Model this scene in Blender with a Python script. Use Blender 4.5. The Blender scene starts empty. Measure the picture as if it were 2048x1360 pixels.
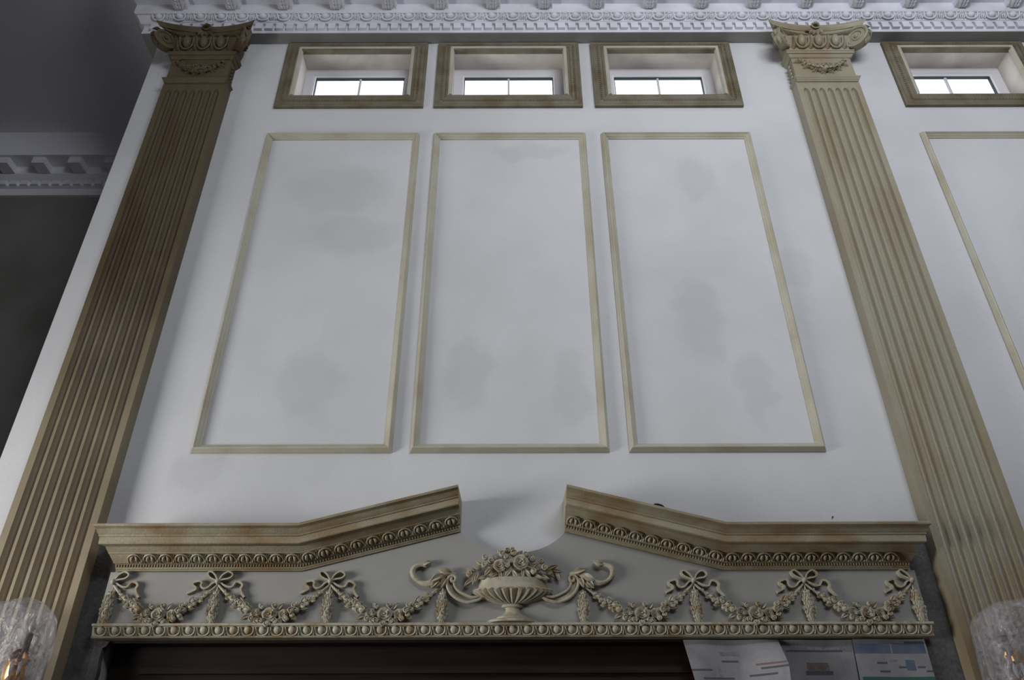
import bpy, math, random
import numpy as np
from mathutils import Matrix, Vector, noise as mnoise
random.seed(7)
PI = math.pi
S = bpy.context.scene
COL = S.collection

# ------------------------------------------------------------------ camera
FPX, DIST, EYE, PITCH, ROLL = 1562.0, 3.6, 1.6, math.radians(32.78), math.radians(-0.15)
cam_d = bpy.data.cameras.new('camera'); cam = bpy.data.objects.new('camera', cam_d); COL.objects.link(cam)
cam_d.sensor_width = 36.0; cam_d.lens = 36.0 * FPX / 2048.0; cam_d.clip_start = 0.05; cam_d.clip_end = 200
CM = Matrix.Translation((0, -DIST, EYE)) @ Matrix.Rotation(PI / 2 + PITCH, 4, 'X') @ Matrix.Rotation(ROLL, 4, 'Z')
cam.matrix_world = CM
S.camera = cam

# ------------------------------------------------------------------ world, lights, exposure
S.view_settings.view_transform = 'Standard'; S.view_settings.look = 'None'
S.view_settings.exposure = 0.0; S.view_settings.gamma = 1.0; S.view_settings.use_curve_mapping = False
wd = bpy.data.worlds.new('overcast_sky'); S.world = wd; wd.use_nodes = True
wd.node_tree.nodes['Background'].inputs[0].default_value = (0.97, 0.98, 1.0, 1)
wd.node_tree.nodes['Background'].inputs[1].default_value = 2.2

def area(name, loc, direction, sx, sy, power, color, spread=180):
    l = bpy.data.lights.new(name, 'AREA'); l.shape = 'RECTANGLE'; l.size = sx; l.size_y = sy
    l.energy = power; l.color = color; l.spread = math.radians(spread)
    o = bpy.data.objects.new(name, l); COL.objects.link(o); o.location = loc
    o.rotation_euler = Vector(direction).to_track_quat('-Z', 'Y').to_euler()
    return o
# daylight of the low window in the left wall and of the high windows opposite, over the added slab
area('left_window_daylight', (-4.55, -1.95, 2.1), (1, 0, 0), 1.8, 1.4, 125, (1.0, 0.985, 0.95), 150)
area('high_window_daylight', (2.0, -5.0, 5.8), (0, 1, 0), 3.0, 1.5, 112, (0.93, 0.96, 1.0), 160)

# ------------------------------------------------------------------ helpers
def W(px, py, d=0.0):
    """point of the wall (at depth d in front of it) seen at a photo pixel"""
    v = CM.to_3x3() @ Vector(((px - 1024) / FPX, (680 - py) / FPX, -1.0))
    t = (DIST - d) / v.y
    return Vector((0, -DIST, EYE)) + v * t

class MB:
    def __init__(s): s.v = []; s.f = []; s.m = []; s.cur = 0
    def add(s, vs, fs):
        n = len(s.v); s.v += [tuple(p) for p in vs]
        for f in fs: s.f.append([n + i for i in f]); s.m.append(s.cur)
        return s
    def box(s, x0, x1, y0, y1, z0, z1):
        v = [(x, y, z) for z in (z0, z1) for y in (y0, y1) for x in (x0, x1)]
        return s.add(v, [(0,2,3,1),(4,5,7,6),(0,1,5,4),(2,6,7,3),(0,4,6,2),(1,3,7,5)])
    def loft(s, rings, closed=True, caps=True):
        n = len(rings[0]); vs = [p for r in rings for p in r]; fs = []
        for i in range(len(rings) - 1):
            for j in range(n if closed else n - 1):
                k = (j + 1) % n
                fs.append((i*n+j, i*n+k, (i+1)*n+k, (i+1)*n+j))
        if caps and closed:
            fs.append(tuple(range(n - 1, -1, -1))); fs.append(tuple(range((len(rings)-1)*n, len(rings)*n)))
        return s.add(vs, fs)
    def tube(s, pts, rad, seg=6, sy=1.0):
        pts = [Vector(p) for p in pts]; n = len(pts)
        if not hasattr(rad, '__len__'): rad = [rad] * n
        rings = []; prev = None
        for i, p in enumerate(pts):
            t = (pts[min(i+1, n-1)] - pts[max(i-1, 0)])
            t = t.normalized() if t.length > 1e-9 else Vector((0, 0, 1))
            a = Vector((0, -1, 0)) if abs(t.y) < 0.9 else Vector((1, 0, 0))
            if prev is not None and (prev - t * prev.dot(t)).length > 1e-4: a = prev
            a = (a - t * a.dot(t)).normalized(); prev = a; b = t.cross(a)
            rings.append([p + (a * math.cos(2*PI*k/seg) * sy + b * math.sin(2*PI*k/seg)) * rad[i] for k in range(seg)])
        return s.loft(rings)
    def ball(s, c, rx, ry, rz, nu=10, nv=6):
        vs = [(c[0], c[1], c[2] + rz)]; fs = []
        for i in range(1, nv):
            a = PI * i / nv
            for j in range(nu):
                b = 2 * PI * j / nu
                vs.append((c[0] + rx*math.sin(a)*math.cos(b), c[1] + ry*math.sin(a)*math.sin(b), c[2] + rz*math.cos(a)))
        vs.append((c[0], c[1], c[2] - rz)); L = len(vs) - 1
        for j in range(nu):
            k = (j + 1) % nu
            fs.append((0, 1 + j, 1 + k)); fs.append((L, L - nu + k, L - nu + j))
            for i in range(nv - 2):
                a = 1 + i * nu
                fs.append((a + j, a + nu + j, a + nu + k, a + k))
        return s.add(vs, fs)
    def lathe(s, prof, c=(0, 0, 0), seg=24, ysc=1.0, half=False):
        a0, a1 = (PI, 2 * PI) if half else (0, 2 * PI)
        n = seg + 1 if half else seg
        rings = [[(c[0] + r*math.cos(a0 + (a1-a0)*k/seg), c[1] + r*ysc*math.sin(a0 + (a1-a0)*k/seg), c[2] + z) for k in range(n)] for r, z in prof]
        return s.loft(rings, closed=True, caps=True)
    def grid(s, P, nu, nv):
        vs = [P(i / nu, j / nv) for j in range(nv + 1) for i in range(nu + 1)]
        return s.add(vs, [(j*(nu+1)+i, j*(nu+1)+i+1, (j+1)*(nu+1)+i+1, (j+1)*(nu+1)+i) for j in range(nv) for i in range(nu)])
    def ribbon(s, path, t, d0, d1):
        """flat band standing on the wall: path in (x, z), depth d0..d1"""
        n = len(path); rings = []
        tt = t if hasattr(t, '__len__') else [t] * n
        for i in range(n):
            a = path[min(i+1, n-1)]; b = path[max(i-1, 0)]
            dx, dz = a[0]-b[0], a[1]-b[1]; l = math.hypot(dx, dz) or 1
            nx, nz = -dz/l*tt[i], dx/l*tt[i]; x, z = path[i]
            rings.append([(x-nx, -d0, z-nz), (x-nx*0.8, -d1, z-nz*0.8), (x+nx*0.8, -d1, z+nz*0.8), (x+nx, -d0, z+nz)])
        return s.loft(rings)
    def flat(s, y=0.0):
        s.v = [(a, min(b, y), c) for a, b, c in s.v]; return s
    def mesh(s, name, smooth=True, angle=40):
        me = bpy.data.meshes.new(name); me.from_pydata(s.v, [], s.f)
        if any(s.m): me.polygons.foreach_set('material_index', s.m)
        me.validate()
        import bmesh
        bm = bmesh.new(); bm.from_mesh(me); bmesh.ops.recalc_face_normals(bm, faces=bm.faces); bm.to_mesh(me); bm.free()
        if smooth:
            me.polygons.foreach_set('use_smooth', [True] * len(me.polygons))
            me.set_sharp_from_angle(angle=math.radians(angle))
        me.update(); return me

def cr(pts, n=6):
    """Catmull-Rom through points (any dimension)"""
    pts = [np.array(p, float) for p in pts]; out = []
    for i in range(len(pts) - 1):
        p0 = pts[max(i-1, 0)]; p1 = pts[i]; p2 = pts[i+1]; p3 = pts[min(i+2, len(pts)-1)]
        for k in range(n):
            t = k / n
            out.append(0.5*((2*p1)+(-p0+p2)*t+(2*p0-5*p1+4*p2-p3)*t*t+(-p0+3*p1-3*p2+p3)*t**3))
    out.append(pts[-1]); return [tuple(p) for p in out]

def link(name, me, mat, parent=None, loc=(0,0,0), rot=(0,0,0), sc=(1,1,1), label=None, kind=None):
    if not len(me.materials):
        for m in (mat if isinstance(mat, (list, tuple)) else [mat]): me.materials.append(m)
    o = bpy.data.objects.new(name, me); COL.objects.link(o)
    o.location = loc; o.rotation_euler = rot; o.scale = sc
    if parent is not None: o.parent = parent
    if label: o['label'] = label
    if kind: o['kind'] = kind
    return o
def part(name, mb, mat, parent, off=None, smooth=True, angle=40, **k):
    """mesh built in world coordinates becomes a child: shift by the parent's place"""
    if parent is not None:
        o = parent; L = Vector((0, 0, 0))
        while o is not None: L += Vector(o.location); o = o.parent
        mb.v = [(p[0]-L.x, p[1]-L.y, p[2]-L.z) for p in mb.v]
    return link(name, mb.mesh(name, smooth, angle), mat, parent, **k)
def thing(name, label, cat, loc=(0,0,0), group=None):
    o = bpy.data.objects.new(name, None); COL.objects.link(o); o.location = loc; o.empty_display_size = 0.05
    o['label'] = label; o['category'] = cat
    if group: o['group'] = group
    return o
def tag(o, label, cat, group=None):
    o['label'] = label; o['category'] = cat
    if group: o['group'] = group
    return o
def struct(name, mb, mat, smooth=False, angle=40):
    o = link(name, mb.mesh(name, smooth, angle), mat); o['kind'] = 'structure'; return o
def struct_empty(name, loc=(0,0,0)):
    o = bpy.data.objects.new(name, None); COL.objects.link(o); o.location = loc; o['kind'] = 'structure'; return o
def dup(root, loc, label=None, parent=None):
    c = root.copy(); COL.objects.link(c); c.location = loc
    if parent is not None: c.parent = parent
    if label: c['label'] = label
    for ch in list(root.children):
        dup(ch, ch.location, None, c)
    return c

# ------------------------------------------------------------------ materials
def mat(name, col, col2=None, scale=4.0, rough=0.75, streak=(1,1,1), lo=0.42, hi=0.62, grain=0.0, metal=0.0, spec=0.3, bump=0.0, bscale=60):
    m = bpy.data.materials.new(name); m.use_nodes = True; nt = m.node_tree; b = nt.nodes['Principled BSDF']
    b.inputs['Roughness'].default_value = rough; b.inputs['Metallic'].default_value = metal
    b.inputs['Specular IOR Level'].default_value = spec
    tc = nt.nodes.new('ShaderNodeTexCoord'); mp = nt.nodes.new('ShaderNodeMapping'); mp.inputs['Scale'].default_value = streak
    geo = nt.nodes.new('ShaderNodeNewGeometry')
    nt.links.new(geo.outputs['Position'], mp.inputs[0])
    out = None
    if col2:
        n = nt.nodes.new('ShaderNodeTexNoise'); n.inputs['Scale'].default_value = scale; n.inputs['Detail'].default_value = 5
        nt.links.new(mp.outputs[0], n.inputs['Vector'])
        r = nt.nodes.new('ShaderNodeMapRange'); r.inputs[1].default_value = lo; r.inputs[2].default_value = hi; r.clamp = True
        nt.links.new(n.outputs[0], r.inputs[0])
        mx = nt.nodes.new('ShaderNodeMix'); mx.data_type = 'RGBA'
        mx.inputs[6].default_value = (*col, 1); mx.inputs[7].default_value = (*col2, 1)
        nt.links.new(r.outputs[0], mx.inputs[0]); out = mx.outputs[2]
        if grain:
            g = nt.nodes.new('ShaderNodeTexNoise'); g.inputs['Scale'].default_value = 130; g.inputs['Detail'].default_value = 2
            nt.links.new(geo.outputs['Position'], g.inputs['Vector'])
            r2 = nt.nodes.new('ShaderNodeMapRange'); r2.inputs[1].default_value = 0.3; r2.inputs[2].default_value = 0.7
            r2.inputs[3].default_value = 1 - grain; r2.inputs[4].default_value = 1 + grain
            nt.links.new(g.outputs[0], r2.inputs[0])
            vm = nt.nodes.new('ShaderNodeVectorMath'); vm.operation = 'SCALE'
            nt.links.new(out, vm.inputs[0]); nt.links.new(r2.outputs[0], vm.inputs['Scale']); out = vm.outputs[0]
        nt.links.new(out, b.inputs['Base Color'])
    else:
        b.inputs['Base Color'].default_value = (*col, 1)
    if bump:
        n2 = nt.nodes.new('ShaderNodeTexNoise'); n2.inputs['Scale'].default_value = bscale; n2.inputs['Detail'].default_value = 4
        nt.links.new(geo.outputs['Position'], n2.inputs['Vector'])
        bp = nt.nodes.new('ShaderNodeBump'); bp.inputs['Strength'].default_value = bump; bp.inputs['Distance'].default_value = 0.01
        nt.links.new(n2.outputs[0], bp.inputs['Height']); nt.links.new(bp.outputs[0], b.inputs['Normal'])
    m['_out'] = 0
    return m

def wall_mat():
    m = mat('painted_plaster', (0.56, 0.565, 0.585), (0.51, 0.515, 0.53), 1.3, 0.8, grain=0.03, bump=0.12, bscale=40)
    nt = m.node_tree; b = nt.nodes['Principled BSDF']; src = b.inputs['Base Color'].links[0].from_socket
    geo = nt.nodes.new('ShaderNodeNewGeometry')
    wob = nt.nodes.new('ShaderNodeTexNoise'); wob.inputs['Scale'].default_value = 5; wob.inputs['Detail'].default_value = 3
    nt.links.new(geo.outputs['Position'], wob.inputs['Vector'])
    wsub = nt.nodes.new('ShaderNodeVectorMath'); wsub.operation = 'MULTIPLY_ADD'
    nt.links.new(wob.outputs['Color'], wsub.inputs[0]); wsub.inputs[1].default_value = (0.28,)*3
    nt.links.new(geo.outputs['Position'], wsub.inputs[2])
    # filler patches that were not yet painted over
    spots = [((615, 765), 0.19, 0.22), ((935, 745), 0.13, 0.2), ((1142, 775), 0.1, 0.24), ((1400, 640), 0.13, 0.3), ((1590, 540), 0.12, 0.14),
             ((1515, 770), 0.1, 0.25), ((680, 380), 0.35, 0.2), ((400, 945), 0.14, 0.1), ((1390, 360), 0.14, 0.2), ((1060, 300), 0.25, 0.07), ((700, 470), 0.3, 0.15)]
    for (p, rx, rz) in spots:
        c = W(*p)
        mp = nt.nodes.new('ShaderNodeVectorMath'); mp.operation = 'SUBTRACT'; nt.links.new(wsub.outputs[0], mp.inputs[0])
        mp.inputs[1].default_value = (c.x + 0.14, 0, c.z + 0.14)
        sc = nt.nodes.new('ShaderNodeVectorMath'); sc.operation = 'MULTIPLY'; nt.links.new(mp.outputs[0], sc.inputs[0]); sc.inputs[1].default_value = (1/rx, 0, 1/rz)
        ln = nt.nodes.new('ShaderNodeVectorMath'); ln.operation = 'LENGTH'; nt.links.new(sc.outputs[0], ln.inputs[0])
        mr = nt.nodes.new('ShaderNodeMapRange'); mr.inputs[1].default_value = 0.7; mr.inputs[2].default_value = 1.15
        mr.inputs[3].default_value = 0.92; mr.inputs[4].default_value = 1.0; nt.links.new(ln.outputs['Value'], mr.inputs[0])
        v = nt.nodes.new('ShaderNodeVectorMath'); v.operation = 'SCALE'; nt.links.new(src, v.inputs[0]); nt.links.new(mr.outputs[0], v.inputs['Scale'])
        src = v.outputs[0]
    nt.links.new(src, b.inputs['Base Color'])
    return m
M_wall = wall_mat()
M_white = mat('white_cornice_plaster', (0.66, 0.665, 0.73), (0.58, 0.58, 0.63), 6, 0.7, bump=0.1)
M_ceil = mat('ceiling_paint', (0.86, 0.86, 0.93), (0.8, 0.8, 0.86), 0.8, 0.9, grain=0.03)
M_farwall = mat('dark_plaster', (0.27, 0.265, 0.25), (0.21, 0.2, 0.185), 1.2, 0.9, grain=0.05)
M_side = mat('side_wall_paint', (0.16, 0.16, 0.165), (0.13, 0.13, 0.135), 1.2, 0.9)
M_floor = mat('floor_screed', (0.05, 0.045, 0.04), (0.035, 0.032, 0.03), 2, 0.8)
M_orn = mat('cream_glazed_plaster', (0.41, 0.38, 0.295), (0.29, 0.20, 0.105), 18, 0.5, (1, 1, 1), 0.48, 0.72, 0.06, spec=0.35, bump=0.15, bscale=90)
M_gilt = mat('umber_glazed_cream', (0.33, 0.295, 0.21), (0.24, 0.165, 0.085), 9, 0.5, (0.6, 1, 1.2), 0.42, 0.68, 0.08, spec=0.4, bump=0.15, bscale=90)
M_pilr = mat('olive_glazed_plaster', (0.285, 0.265, 0.195), (0.25, 0.195, 0.125), 3, 0.4, (2, 1, 0.5), 0.45, 0.7, 0.06, bump=0.1)
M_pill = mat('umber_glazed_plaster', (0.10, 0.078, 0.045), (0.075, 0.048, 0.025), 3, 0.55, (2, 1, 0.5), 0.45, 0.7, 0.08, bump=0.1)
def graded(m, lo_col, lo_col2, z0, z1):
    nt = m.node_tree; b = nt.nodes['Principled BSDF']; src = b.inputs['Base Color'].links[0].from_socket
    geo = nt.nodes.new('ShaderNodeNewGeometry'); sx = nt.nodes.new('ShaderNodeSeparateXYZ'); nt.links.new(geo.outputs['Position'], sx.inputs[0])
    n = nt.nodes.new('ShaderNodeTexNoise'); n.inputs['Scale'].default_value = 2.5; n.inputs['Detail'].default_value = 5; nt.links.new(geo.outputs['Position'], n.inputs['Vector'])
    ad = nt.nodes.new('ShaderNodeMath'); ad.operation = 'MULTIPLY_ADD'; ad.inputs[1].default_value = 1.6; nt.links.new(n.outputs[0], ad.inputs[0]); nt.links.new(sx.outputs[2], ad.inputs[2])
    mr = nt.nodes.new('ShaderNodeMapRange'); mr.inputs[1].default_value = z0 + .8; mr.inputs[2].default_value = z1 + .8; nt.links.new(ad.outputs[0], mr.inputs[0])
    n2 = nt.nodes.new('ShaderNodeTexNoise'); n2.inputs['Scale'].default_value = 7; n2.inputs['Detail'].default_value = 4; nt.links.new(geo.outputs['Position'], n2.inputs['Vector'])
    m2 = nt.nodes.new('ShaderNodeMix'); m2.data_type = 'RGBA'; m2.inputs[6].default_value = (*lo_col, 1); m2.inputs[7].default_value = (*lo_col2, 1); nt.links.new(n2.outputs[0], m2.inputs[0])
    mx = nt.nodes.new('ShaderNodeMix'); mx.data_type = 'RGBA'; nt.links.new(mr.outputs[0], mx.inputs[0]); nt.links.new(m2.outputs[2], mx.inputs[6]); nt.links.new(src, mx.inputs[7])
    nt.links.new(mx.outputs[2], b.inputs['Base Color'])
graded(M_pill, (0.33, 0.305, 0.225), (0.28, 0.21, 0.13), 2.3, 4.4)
M_board = mat('frieze_paint', (0.32, 0.317, 0.305), (0.29, 0.285, 0.27), 2, 0.75, grain=0.02)
M_case = mat('casing_glaze', (0.155, 0.138, 0.095), (0.115, 0.088, 0.05), 8, 0.55, (1,1,1), 0.42, 0.65, 0.1, bump=0.1)
M_panel = mat('panel_moulding_cream', (0.43, 0.415, 0.335), (0.36, 0.32, 0.235), 4, 0.45, (1,1,1), 0.45, 0.7, 0.05)
M_beadc = mat('casing_bead_cream', (0.42, 0.40, 0.34), (0.36, 0.33, 0.27), 5, 0.5)
M_reveal = mat('reveal_plaster', (0.62, 0.58, 0.54), (0.5, 0.46, 0.43), 5, 0.8)
M_pvc = mat('window_frame_white', (0.6, 0.59, 0.62), None, rough=0.4)
M_bead = mat('glazing_bead_white', (0.8, 0.82, 0.85), None, rough=0.35)
M_gasket = mat('black_gasket', (0.03, 0.04, 0.05), None, rough=0.6)
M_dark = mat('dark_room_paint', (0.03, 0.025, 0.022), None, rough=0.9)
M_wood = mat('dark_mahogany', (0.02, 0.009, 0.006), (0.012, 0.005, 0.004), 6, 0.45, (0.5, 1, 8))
M_rough = mat('render_and_shade_grey', (0.12, 0.117, 0.12), (0.085, 0.082, 0.082), 12, 0.95, grain=0.15, bump=0.5, bscale=50)  # rough render; also the dark strips that paint shade beside the doorway
M_brass = mat('antique_brass', (0.75, 0.47, 0.16), (0.4, 0.2, 0.07), 25, 0.22, metal=1.0)
M_sleeve = mat('dark_candle_sleeve', (0.06, 0.035, 0.025), None, rough=0.5)
M_bulb = mat('candle_bulb_glass', (0.35, 0.33, 0.3), None, rough=0.1, spec=0.6)
M_cryst = mat('crystal', (0.75, 0.76, 0.8), None, rough=0.04, spec=1.0)
M_cryst.node_tree.nodes['Principled BSDF'].inputs['Transmission Weight'].default_value = 0.6
M_black = mat('black_cloth', (0.012, 0.011, 0.011), None, rough=0.9)
M_iron = mat('dark_iron', (0.03, 0.028, 0.026), None, rough=0.6)
PAPER = [mat('newsprint', (0.29, 0.285, 0.30), (0.235, 0.23, 0.245), 9, 0.9, grain=0.06), mat('print_blue', (0.085, 0.11, 0.17), (0.12, 0.145, 0.2), 12, 0.9),
         mat('print_black', (0.10, 0.10, 0.11), None, rough=0.9), mat('print_grey', (0.24, 0.235, 0.25), (0.2, 0.2, 0.21), 30, 0.9, grain=0.2),
         mat('print_red', (0.19, 0.13, 0.12), None, rough=0.9), mat('print_green', (0.05, 0.12, 0.1), None, rough=0.9), mat('print_tan', (0.2, 0.17, 0.145), (0.13, 0.12, 0.11), 40, 0.9)]
def glass_mat():
    m = bpy.data.materials.new('window_glass'); m.use_nodes = True; nt = m.node_tree; nt.nodes.clear()
    o = nt.nodes.new('ShaderNodeOutputMaterial'); t = nt.nodes.new('ShaderNodeBsdfTransparent'); g = nt.nodes.new('ShaderNodeBsdfGlossy')
    g.inputs['Roughness'].default_value = 0.02; t.inputs[0].default_value = (0.95, 0.97, 0.98, 1)
    mx = nt.nodes.new('ShaderNodeMixShader'); mx.inputs[0].default_value = 0.06
    nt.links.new(t.outputs[0], mx.inputs[1]); nt.links.new(g.outputs[0], mx.inputs[2]); nt.links.new(mx.outputs[0], o.inputs[0]); return m
M_glass = glass_mat()
def film_mat():
    m = bpy.data.materials.new('clear_plastic_film'); m.use_nodes = True; nt = m.node_tree; nt.nodes.clear()
    o = nt.nodes.new('ShaderNodeOutputMaterial'); t = nt.nodes.new('ShaderNodeBsdfTransparent'); p = nt.nodes.new('ShaderNodeBsdfPrincipled')
    p.inputs['Base Color'].default_value = (0.62, 0.6, 0.66, 1); p.inputs['Roughness'].default_value = 0.16; p.inputs['Specular IOR Level'].default_value = 1.0
    geo = nt.nodes.new('ShaderNodeNewGeometry')
    n = nt.nodes.new('ShaderNodeTexNoise'); n.inputs['Scale'].default_value = 22; n.inputs['Detail'].default_value = 6; n.inputs['Distortion'].default_value = 1.2
    nt.links.new(geo.outputs['Position'], n.inputs['Vector'])
    bp = nt.nodes.new('ShaderNodeBump'); bp.inputs['Strength'].default_value = 0.9; bp.inputs['Distance'].default_value = 0.02
    nt.links.new(n.outputs[0], bp.inputs['Height']); nt.links.new(bp.outputs[0], p.inputs['Normal'])
    r = nt.nodes.new('ShaderNodeMapRange'); r.inputs[1].default_value = 0.35; r.inputs[2].default_value = 0.7; r.inputs[3].default_value = 0.14; r.inputs[4].default_value = 0.5
    nt.links.new(n.outputs[0], r.inputs[0])
    mx = nt.nodes.new('ShaderNodeMixShader'); nt.links.new(r.outputs[0], mx.inputs[0])
    nt.links.new(t.outputs[0], mx.inputs[1]); nt.links.new(p.outputs[0], mx.inputs[2]); nt.links.new(mx.outputs[0], o.inputs[0]); return m
M_film = film_mat()

# ------------------------------------------------------------------ shell of the room
ZC = 6.95; XL, XR, YB = -4.6, 6.0, -5.1; TH = 0.19; YF = 1.59
WIN = [(-1.503, -0.702), (-0.42, 0.38), (0.672, 1.467), (2.775, 3.575), (3.875, 4.675)]   # reveals of the clerestory windows
WZ0, WZ1 = 5.885, 6.385

def slab(name, m, xs, zs, holes, y0, y1, axis='y'):
    """wall slab with rectangular holes: quads of a grid, holes left out, reveals closed"""
    mb = MB(); xs = sorted(set(xs)); zs = sorted(set(zs))
    solid = lambda x, z: not any(h[0] < x < h[1] and h[2] < z < h[3] for h in holes)
    nx, nz = len(xs) - 1, len(zs) - 1
    st = [[solid((xs[i]+xs[i+1])/2, (zs[j]+zs[j+1])/2) for j in range(nz)] for i in range(nx)]
    def q(a):
        if axis == 'x': a = [(y, x, z) for x, y, z in a]
        mb.add(a, [(0, 1, 2, 3)])
    for i in range(nx):
        for j in range(nz):
            if not st[i][j]: continue
            x0, x1, z0, z1 = xs[i], xs[i+1], zs[j], zs[j+1]
            q([(x0,y0,z0),(x1,y0,z0),(x1,y0,z1),(x0,y0,z1)]); q([(x0,y1,z0),(x0,y1,z1),(x1,y1,z1),(x1,y1,z0)])
            if i == 0 or not st[i-1][j]: q([(x0,y0,z0),(x0,y0,z1),(x0,y1,z1),(x0,y1,z0)])
            if i == nx-1 or not st[i+1][j]: q([(x1,y0,z0),(x1,y1,z0),(x1,y1,z1),(x1,y0,z1)])
            if j == 0 or not st[i][j-1]: q([(x0,y0,z0),(x0,y1,z0),(x1,y1,z0),(x1,y0,z0)])
            if j == nz-1 or not st[i][j+1]: q([(x0,y0,z1),(x1,y0,z1),(x1,y1,z1),(x0,y1,z1)])
    import bmesh
    me_o = struct(name, mb, m)
    bm = bmesh.new(); bm.from_mesh(me_o.data); bmesh.ops.remove_doubles(bm, verts=bm.verts, dist=1e-5)
    bmesh.ops.recalc_face_normals(bm, faces=bm.faces); bm.to_mesh(me_o.data); bm.free()
    return me_o
holes = [(a, b, WZ0, WZ1) for a, b in WIN] + [(-1.80, 1.80, -1, 2.352)]
xs = [-2.56, XR] + [v for h in holes for v in h[:2]]; zs = [0, ZC] + [WZ0, WZ1, 2.352]
wall_back = slab('wall_back', M_wall, xs, zs, holes, 0.0, TH)
struct('floor', MB().box(XL-.3, XR+.3, YB-.3, 2.6, -0.1, 0), M_floor)
struct('ceiling', MB().box(XL-.3, XR+.3, YB-.3, 0.0, ZC, ZC+.15).box(XL-.3, -2.4, 0.0, YF+.2, ZC, ZC+.15), M_ceil)
# unseen slab, added to keep the high windows' light off the lower wall
struct('light_blocking_slab', MB().box(XL, XR, YB, -3.0, 4.05, 4.3), M_side)
struct('wall_alcove', MB().box(XL, -2.25, YF, YF+.2, 0, ZC), M_farwall)
struct('wall_alcove_side', MB().box(-2.45, -2.25, TH+.002, YF, 0, ZC), M_farwall)
slab('wall_left', M_side, [YB, -2.9, -1.0, YF+.2], [0, 1.35, 2.85, ZC], [(-2.9, -1.0, 1.35, 2.85)], XL-.3, XL, 'x')
slab('wall_front', M_side, [XL, 0.5, 3.5, XR], [0, 5.05, 6.55, ZC], [(0.5, 3.5, 5.05, 6.55)], YB-.3, YB)
struct('wall_right', MB().box(XR, XR+.3, YB, TH, 0, ZC), M_side)
# the dark hall behind the wide doorway
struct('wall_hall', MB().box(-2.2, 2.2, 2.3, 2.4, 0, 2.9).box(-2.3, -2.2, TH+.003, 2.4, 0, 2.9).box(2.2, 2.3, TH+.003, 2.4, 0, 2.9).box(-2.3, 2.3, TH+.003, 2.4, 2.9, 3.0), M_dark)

# ------------------------------------------------------------------ door frame in the wide opening
door = struct_empty('door_1', (0, 0.1, 0))
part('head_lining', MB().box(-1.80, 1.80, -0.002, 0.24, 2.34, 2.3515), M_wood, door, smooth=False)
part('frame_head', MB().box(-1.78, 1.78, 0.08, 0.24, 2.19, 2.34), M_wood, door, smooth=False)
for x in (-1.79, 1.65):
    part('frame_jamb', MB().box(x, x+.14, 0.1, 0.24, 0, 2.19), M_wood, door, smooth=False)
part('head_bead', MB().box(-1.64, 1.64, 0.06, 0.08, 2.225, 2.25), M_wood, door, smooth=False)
# ragged plaster left on the jamb
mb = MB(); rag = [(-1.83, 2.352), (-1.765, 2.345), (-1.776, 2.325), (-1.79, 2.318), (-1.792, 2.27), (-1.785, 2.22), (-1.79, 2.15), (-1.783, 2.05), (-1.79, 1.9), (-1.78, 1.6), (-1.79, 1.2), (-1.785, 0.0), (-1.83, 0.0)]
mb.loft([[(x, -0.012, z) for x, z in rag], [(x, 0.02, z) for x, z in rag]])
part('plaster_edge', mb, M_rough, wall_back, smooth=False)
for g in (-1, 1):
    lo, hi = sorted((g*1.80, g*1.933)); part('shade_strip', MB().box(lo, hi, -0.004, 0.0, 0.45, 2.351), M_rough, wall_back, smooth=False)  # jamb strip: rough render with the deep shade put into its colour
    lo, hi = sorted((g*1.834, g*1.933)); part('shade_strip', MB().box(lo, hi, -0.004, 0.0, 2.351, 2.82), M_rough, wall_back, smooth=False)  # shade in the gap beside the frieze, painted as a dark strip

# ------------------------------------------------------------------ moulding frames (mitred bars)
def frame_bars(x0, x1, z0, z1, prof, names, m, parent, y=0.0, sides=(0, 1, 2, 3)):
    """four mitred bars; prof = (inset, depth) polygon"""
    for side in sides:
        rings = []
        for e in (0, 1):
            ring = []
            for w, d in prof:
                if side == 0: p = (x0+w if e == 0 else x1-w, y-d, z0+w)
                elif side == 1: p = (x0+w if e == 0 else x1-w, y-d, z1-w)
                elif side == 2: p = (x0+w, y-d, z0+w if e == 0 else z1-w)
                else: p = (x1-w, y-d, z0+w if e == 0 else z1-w)
                ring.append(p)
            rings.append(ring)
        part(names[side] if isinstance(names, (list, tuple)) else names, MB().loft(rings), m, parent, angle=30)

PP = [(0, .0013), (0, .010), (.004, .015), (.009, .027), (.014, .034), (.018, .035), (.022, .030), (.026, .023), (.030, .021), (.034, .015), (.038, .010), (.043, .008), (.046, .005), (.046, .0013)]
for (x0, x1, lab) in [(-1.612, -0.602, 'tall cream panel moulding on the wall nearest the dark left pilaster'),
                      (-0.513, 0.489, 'tall cream panel moulding in the middle of the wall, above the flower urn'),
                      (0.588, 1.573, 'tall cream panel moulding on the wall just left of the right pilaster'),
                      (2.690, 3.690, 'cream panel moulding right of the right pilaster, cut off by the photo edge')]:
    t = thing('panel_moulding', lab, 'moulding', ((x0+x1)/2, 0, 3.246), 'wall panel mouldings')
    frame_bars(x0, x1, 3.246, 5.528, PP, 'moulding_bar', M_panel, t)

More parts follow.
